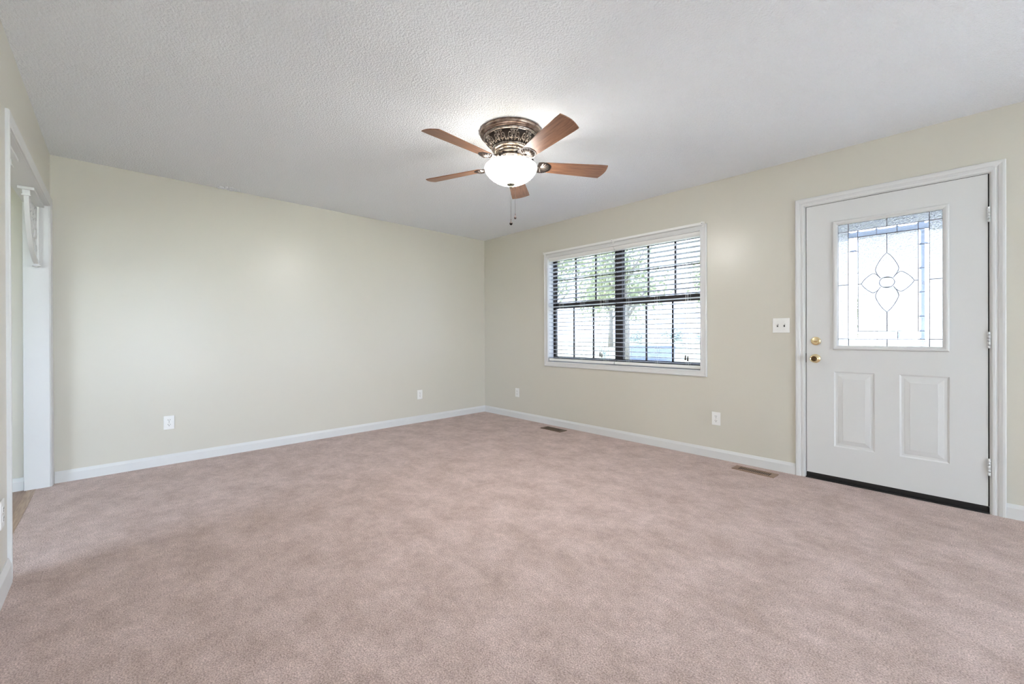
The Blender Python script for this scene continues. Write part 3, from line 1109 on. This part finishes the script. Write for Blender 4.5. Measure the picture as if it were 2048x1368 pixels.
outer = [(0.158, 2.221), (0.164, 2.219), (0.172, 2.211), (0.1745, 2.202), (0.1725, 2.190), (0.165, 2.175), (0.151, 2.157), (0.132, 2.139), (0.108, 2.122), (0.079, 2.108), (0.048, 2.099), (0.022, 2.0965)]
inner = [(max(r-0.004, 0.02), z+0.004) for r, z in outer[::-1]]
bowl.lathe(outer+inner, fx, fy, 72, closed=True)
bowl = bowl.build('glass_bowl', M['bowl'], fan)
tag(bowl, 'lit cream glass bowl', None)
bowl.data.materials.append(M['bowl_in'])
for p_ in bowl.data.polygons:
    if p_.index >= 72*(len(outer)-1):
        p_.material_index = 1
MB().lathe([(0.0, 2.104), (0.026, 2.100), (0.028, 2.0945), (0.024, 2.090), (0.014, 2.087), (0.010, 2.082), (0.0115, 2.077), (0.008, 2.072), (0.0, 2.071)], fx, fy, 32).build('finial', M['finial'], fan)
aw = Vector((-0.7249, 0.6888, 0))
ri = Vector((0.6888, 0.7249, 0))


def chain(x, y, z0_, z1_, pr):
    b = MB()
    n = int((z0_-z1_)/0.006)
    b.tube([(x, y, z0_), (x, y, z1_)], 0.0007, 5)
    for i in range(n):
        b.ball((x, y, z0_-i*0.006), 0.0014, 6, 4)
    c_ = b.build('pull_chain', M['chain'], fan)
    MB().lathe([(0.0015, z1_+0.004), (0.003, z1_-0.002)]+[(pr*(0.15+0.85*math.sin(PI*(i/10)**1.7)) if i < 10 else 0.001, z1_-0.002-0.034*(i/10)**0.9) for i in range(11)], x, y, 16).build('chain_pendant', M['pendant'], c_)


chain(fx, fy, 2.072, 1.860, 0.0105)
p2 = Vector((fx, fy, 0))+aw*0.19+ri*0.030
chain(p2.x, p2.y, 2.240, 1.952, 0.0085)

# blades: made once along local x, then copied
BZ = 2.2255
half = lambda r: 0.050+0.0215*min(1, max(0, (r-0.21)/0.40))
lead, trail = [], []
for i in range(13):
    r = 0.232+(0.640-0.232)*i/12
    lead.append((r, half(r)))
    trail.append((r, -half(r)))
tip = [(0.640+0.0, 0.0715)]
root = []
for i in range(1, 8):
    a = PI/2+PI*i/8
    root.append((0.232+0.030*math.cos(a), 0.050*math.sin(a)))
tipc = []
for i in range(1, 10):
    f_ = i/10
    w_ = 0.0715*(1-2*f_)
    tipc.append((0.640+0.020*f_+0.016*math.sin(PI*f_), w_))
trail[-1] = (0.660, -0.0715)
outline = lead + tipc + trail[::-1] + root[::-1]
base_ang = -4.686
b = MB().prism(outline, lambda u, v, a: (u, v, a), -0.003, 0.003)
blade0 = b.build('blade', M['blade'], fan, 0.0012, local=True)
b = MB()
nr, na = 5, 45
for side in (0,):
    n0 = len(b.v)
    for j in range(nr+1):
        q = j/nr
        for i in range(na+1):
            th = math.radians(-78+156*i/na)
            rib = abs(math.sin((i/na)*9*PI))
            R_ = (0.062+0.007*rib)*q*(0.72+0.28*math.cos(th))
            zz = -0.0035-0.010*rib*min(1, q*1.6)*(1 if q < 0.99 else 0.15)-0.003*math.sin(q*PI)
            b.v.append((0.196+R_*math.cos(th), R_*math.sin(th)*0.92, zz))
    for j in range(nr):
        for i in range(na):
            a0 = n0+j*(na+1)+i
            b.f.append((a0, a0+1, a0+na+2, a0+na+1))
            b.sm.append(True)
# arm from the hub to the shell
arm = [(0.080, 0, 0.040), (0.115, 0, 0.034), (0.150, 0, 0.012), (0.175, 0, -0.004), (0.200, 0, -0.006)]
b.tube(arm, [0.017, 0.013, 0.010, 0.011, 0.006], 10)
b.ball((0.150, 0, 0.010), 0.014, 10, 6, 1.2, 1.1, 0.8)
# dark backing plate edge of the shell
iron0 = b.build('blade_iron', M['iron'], blade0, local=True)
plate = [(0.190+0.083*math.cos(math.radians(t_))*(0.75+0.25*math.cos(math.radians(t_)))*(1+0.04*abs(math.sin(math.radians(t_)*5))), 0.074*math.sin(math.radians(t_))*(0.75+0.25*math.cos(math.radians(t_)))) for t_ in range(-100, 101, 8)]
b = MB().prism(plate, lambda u, v, a: (u, v, a), -0.0052, -0.0031)
plate0 = b.build('iron_plate', M['bronze_dark'], blade0, local=True)
for k in range(5):
    if k == 0:
        bl = blade0
    else:
        bl = blade0.copy()
        COL.objects.link(bl)
        bl.parent = fan
        for ch in (iron0, plate0):
            c2 = ch.copy()
            COL.objects.link(c2)
            c2.parent = bl
    bl.location = (0, 0, BZ-2.075)
    bl.rotation_euler = (math.radians(-13), 0, math.radians(base_ang+72*k-82))

# the fan's own bulbs, inside the open-topped bowl
for k in range(2):
    l = bpy.data.lights.new('fan_bulb', 'POINT')
    l.energy = 0.85
    l.color = (1.0, 0.985, 0.96)
    l.shadow_soft_size = 0.028
    o = bpy.data.objects.new('fan_bulb', l)
    a = 0.6+PI*k
    o.location = (0.075*math.cos(a), 0.075*math.sin(a), 2.206-2.075)
    o.parent = fan
    COL.objects.link(o)

# ------------------------------------------------------------------ unseen windows added for daylight: patio door, side window, next room
pd = thing('added_window_2', (X1+0.06, -2.95, 0.0), 'unseen patio door added behind the viewer to let in daylight', 'window', None, 'structure')
b = MB()
for y in (-3.9, -2.98, -2.06):
    b.box(X1+0.02, X1+0.10, y, y+0.06, 0.0, 2.13)
b.box(X1+0.02, X1+0.10, -3.9, -2.0, 0.0, 0.06).box(X1+0.02, X1+0.10, -3.9, -2.0, 2.07, 2.13)
b.build('frame', M['trim'], pd)
MB().box(X1+0.055, X1+0.06, -3.88, -2.02, 0.03, 2.1).build('pane', M['glass'], pd)
sw_ = thing('added_window_4', (8.4, 0.08, 0.45), 'side window added outside the picture to let in daylight', 'window', None, 'structure')  # added out of view to bring in daylight
b = MB()
b.box(7.2, 7.25, 0.04, 0.12, 0.45, 2.05).box(9.55, 9.6, 0.04, 0.12, 0.45, 2.05).box(7.2, 9.6, 0.04, 0.12, 0.45, 0.5).box(7.2, 9.6, 0.04, 0.12, 2.0, 2.05)
b.build('frame', M['trim'], sw_)
MB().box(7.22, 9.58, 0.08, 0.085, 0.47, 2.03).build('pane', M['glass'], sw_)
nw = thing('added_window_3', (2.2, Y2-0.06, 0.7), 'unseen window added to light the room beyond the cased opening', 'window', None, 'structure')  # put in unseen to light the next room
b = MB()
b.box(1.4, 1.45, Y2-0.1, Y2-0.02, 0.8, 2.1).box(2.95, 3.0, Y2-0.1, Y2-0.02, 0.8, 2.1).box(1.4, 3.0, Y2-0.1, Y2-0.02, 0.8, 0.85).box(1.4, 3.0, Y2-0.1, Y2-0.02, 2.05, 2.1)
b.build('frame', M['trim'], nw)
MB().box(1.42, 2.98, Y2-0.065, Y2-0.06, 0.82, 2.08).build('pane', M['glass'], nw)

# ------------------------------------------------------------------ outside
GZ = -0.40
b = MB().add([(-90, -90, GZ), (90, -90, GZ), (90, 120, GZ), (-90, 120, GZ)], [(0, 1, 2, 3)])
struct(b.build('ground', M['lawn']), 'pale green lawn outside the window', 'lawn')
b = MB().box(2.75, 5.15, 0.15, 1.85, GZ-0.05, -0.06)
struct(b.build('porch_floor', M['concrete']), 'concrete porch slab outside the entry door', 'porch')
b = MB().box(2.75, 5.15, WT, 2.0, 2.46, 2.60)
struct(b.build('porch_roof', M['porch']), 'porch roof over the entry door', 'porch')
b = MB().box(2.75, 5.15, 1.72, 1.84, 2.085, 2.46)
struct(b.build('porch_beam', M['porch']), 'porch beam beyond the door glass, shade painted into its grey', 'porch')
b = MB().box(4.388, 4.428, 1.76, 1.80, -0.06, 2.10)
struct(b.build('porch_post', M['porch']), 'porch post seen through the right strip of the door glass, shade painted into its grey', 'porch')
b = MB().prism([(-8.4, 17), (-5.2, 17), (-19.6, 48), (-27.8, 48)], lambda u, v, a: (u, v, a), GZ-0.1, GZ+0.02)
struct(b.build('street', M['asphalt']), 'street far beyond the lawn, bluish shade painted into its colour', 'street')


b = MB().box(X1+0.12, X1+7, -8, 3, GZ-0.05, -0.10)  # unseen slab added as a reflector for the ceiling
struct(b.build('bounce_patio', M['concrete']), 'unseen pale patio added to bounce daylight up to the ceiling', 'patio')


def tree(x, y, h, cr, label, leafm, n=5000, trunk=True):
    t = thing('tree' if trunk else 'shrub', (x, y, GZ), label, 'tree' if trunk else 'shrub', 'trees outside the window' if trunk else 'shrubs outside the window')
    if trunk:
        b = MB()
        b.tube([(x, y, GZ-0.05), (x+0.05, y, GZ+h*0.3), (x-0.05, y+0.05, GZ+h*0.7)], [h*0.035, h*0.026, h*0.01], 10)
        for k in range(6):
            a = 2*PI*k/6+random.random()
            b.tube([(x, y, GZ+h*(0.32+0.05*k)), (x+cr*0.5*math.cos(a), y+cr*0.5*math.sin(a), GZ+h*(0.55+0.05*k))], [h*0.012, h*0.004], 7)
        b.build('trunk', M['bark'], t)
    b = MB()
    cl = []
    for k in range(14):
        a, q = random.random()*2*PI, random.random()**0.5
        zc = GZ+h*(0.45+0.5*random.random()) if trunk else GZ+h*(0.25+0.6*random.random())
        cl.append((x+cr*0.65*q*math.cos(a), y+cr*0.65*q*math.sin(a), zc, cr*(0.35+0.25*random.random())))
    for k in range(n):
        c_ = random.choice(cl)
        d = Vector((random.gauss(0, 1), random.gauss(0, 1), random.gauss(0, 1))).normalized()
        rr = c_[3]*random.random()**0.33
        p = Vector(c_[:3])+d*rr
        if p.z < GZ+0.05:
            p.z = GZ+0.05+random.random()*0.1
        e = Vector((random.gauss(0, 1), random.gauss(0, 1), random.gauss(0, 1))).normalized()
        f_ = e.cross(d)
        if f_.length < 1e-3:
            continue
        f_.normalize()
        s_ = cr*0.036*(0.6+random.random())
        b.add([p-e*s_, p+f_*s_*0.5, p+e*s_, p-f_*s_*0.5], [(0, 1, 2, 3)])
    b.build('foliage', leafm, t)


tree(-5.39, 12.6, 6.5, 2.2, 'leafy tree seen through the upper left of the window', M['leaf'])
tree(-13.0, 16.0, 8.0, 3.2, 'tall tree behind the left window panes', M['leaf'])
tree(-10.0, 38.0, 9.0, 4.0, 'distant tree across the street behind the window', M['leaf'])
tree(-24.0, 40.0, 10.0, 4.5, 'distant broad tree left across the street', M['leaf'])
tree(-0.4, 21.0, 3.0, 1.6, 'young tree near the street in the right panes', M['leaf'], 2600)
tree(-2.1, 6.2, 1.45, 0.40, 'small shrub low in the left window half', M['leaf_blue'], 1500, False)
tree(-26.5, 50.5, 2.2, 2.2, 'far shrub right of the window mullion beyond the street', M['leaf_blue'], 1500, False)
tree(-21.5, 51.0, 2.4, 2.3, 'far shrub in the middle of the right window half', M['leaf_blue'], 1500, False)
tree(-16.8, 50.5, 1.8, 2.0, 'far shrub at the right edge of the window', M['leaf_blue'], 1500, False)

hs = thing('neighbour_house', (-9.0, 6.0, GZ), 'pale sided house beyond the left window panes', 'house')
MB().box(-13.5, -8.6, 4.0, 10.5, GZ, 2.2).build('siding_wall', M['siding'], hs)
b = MB().prism([(3.6, 2.2), (10.9, 2.2), (7.25, 4.0)], lambda u, v, a: (a, u, v), -13.9, -8.2)
b.build('roof', M['shingle'], hs)
MB().box(-8.62, -8.56, 5.4, 6.4, 0.6, 1.8).build('house_window', M['asphalt'], hs)
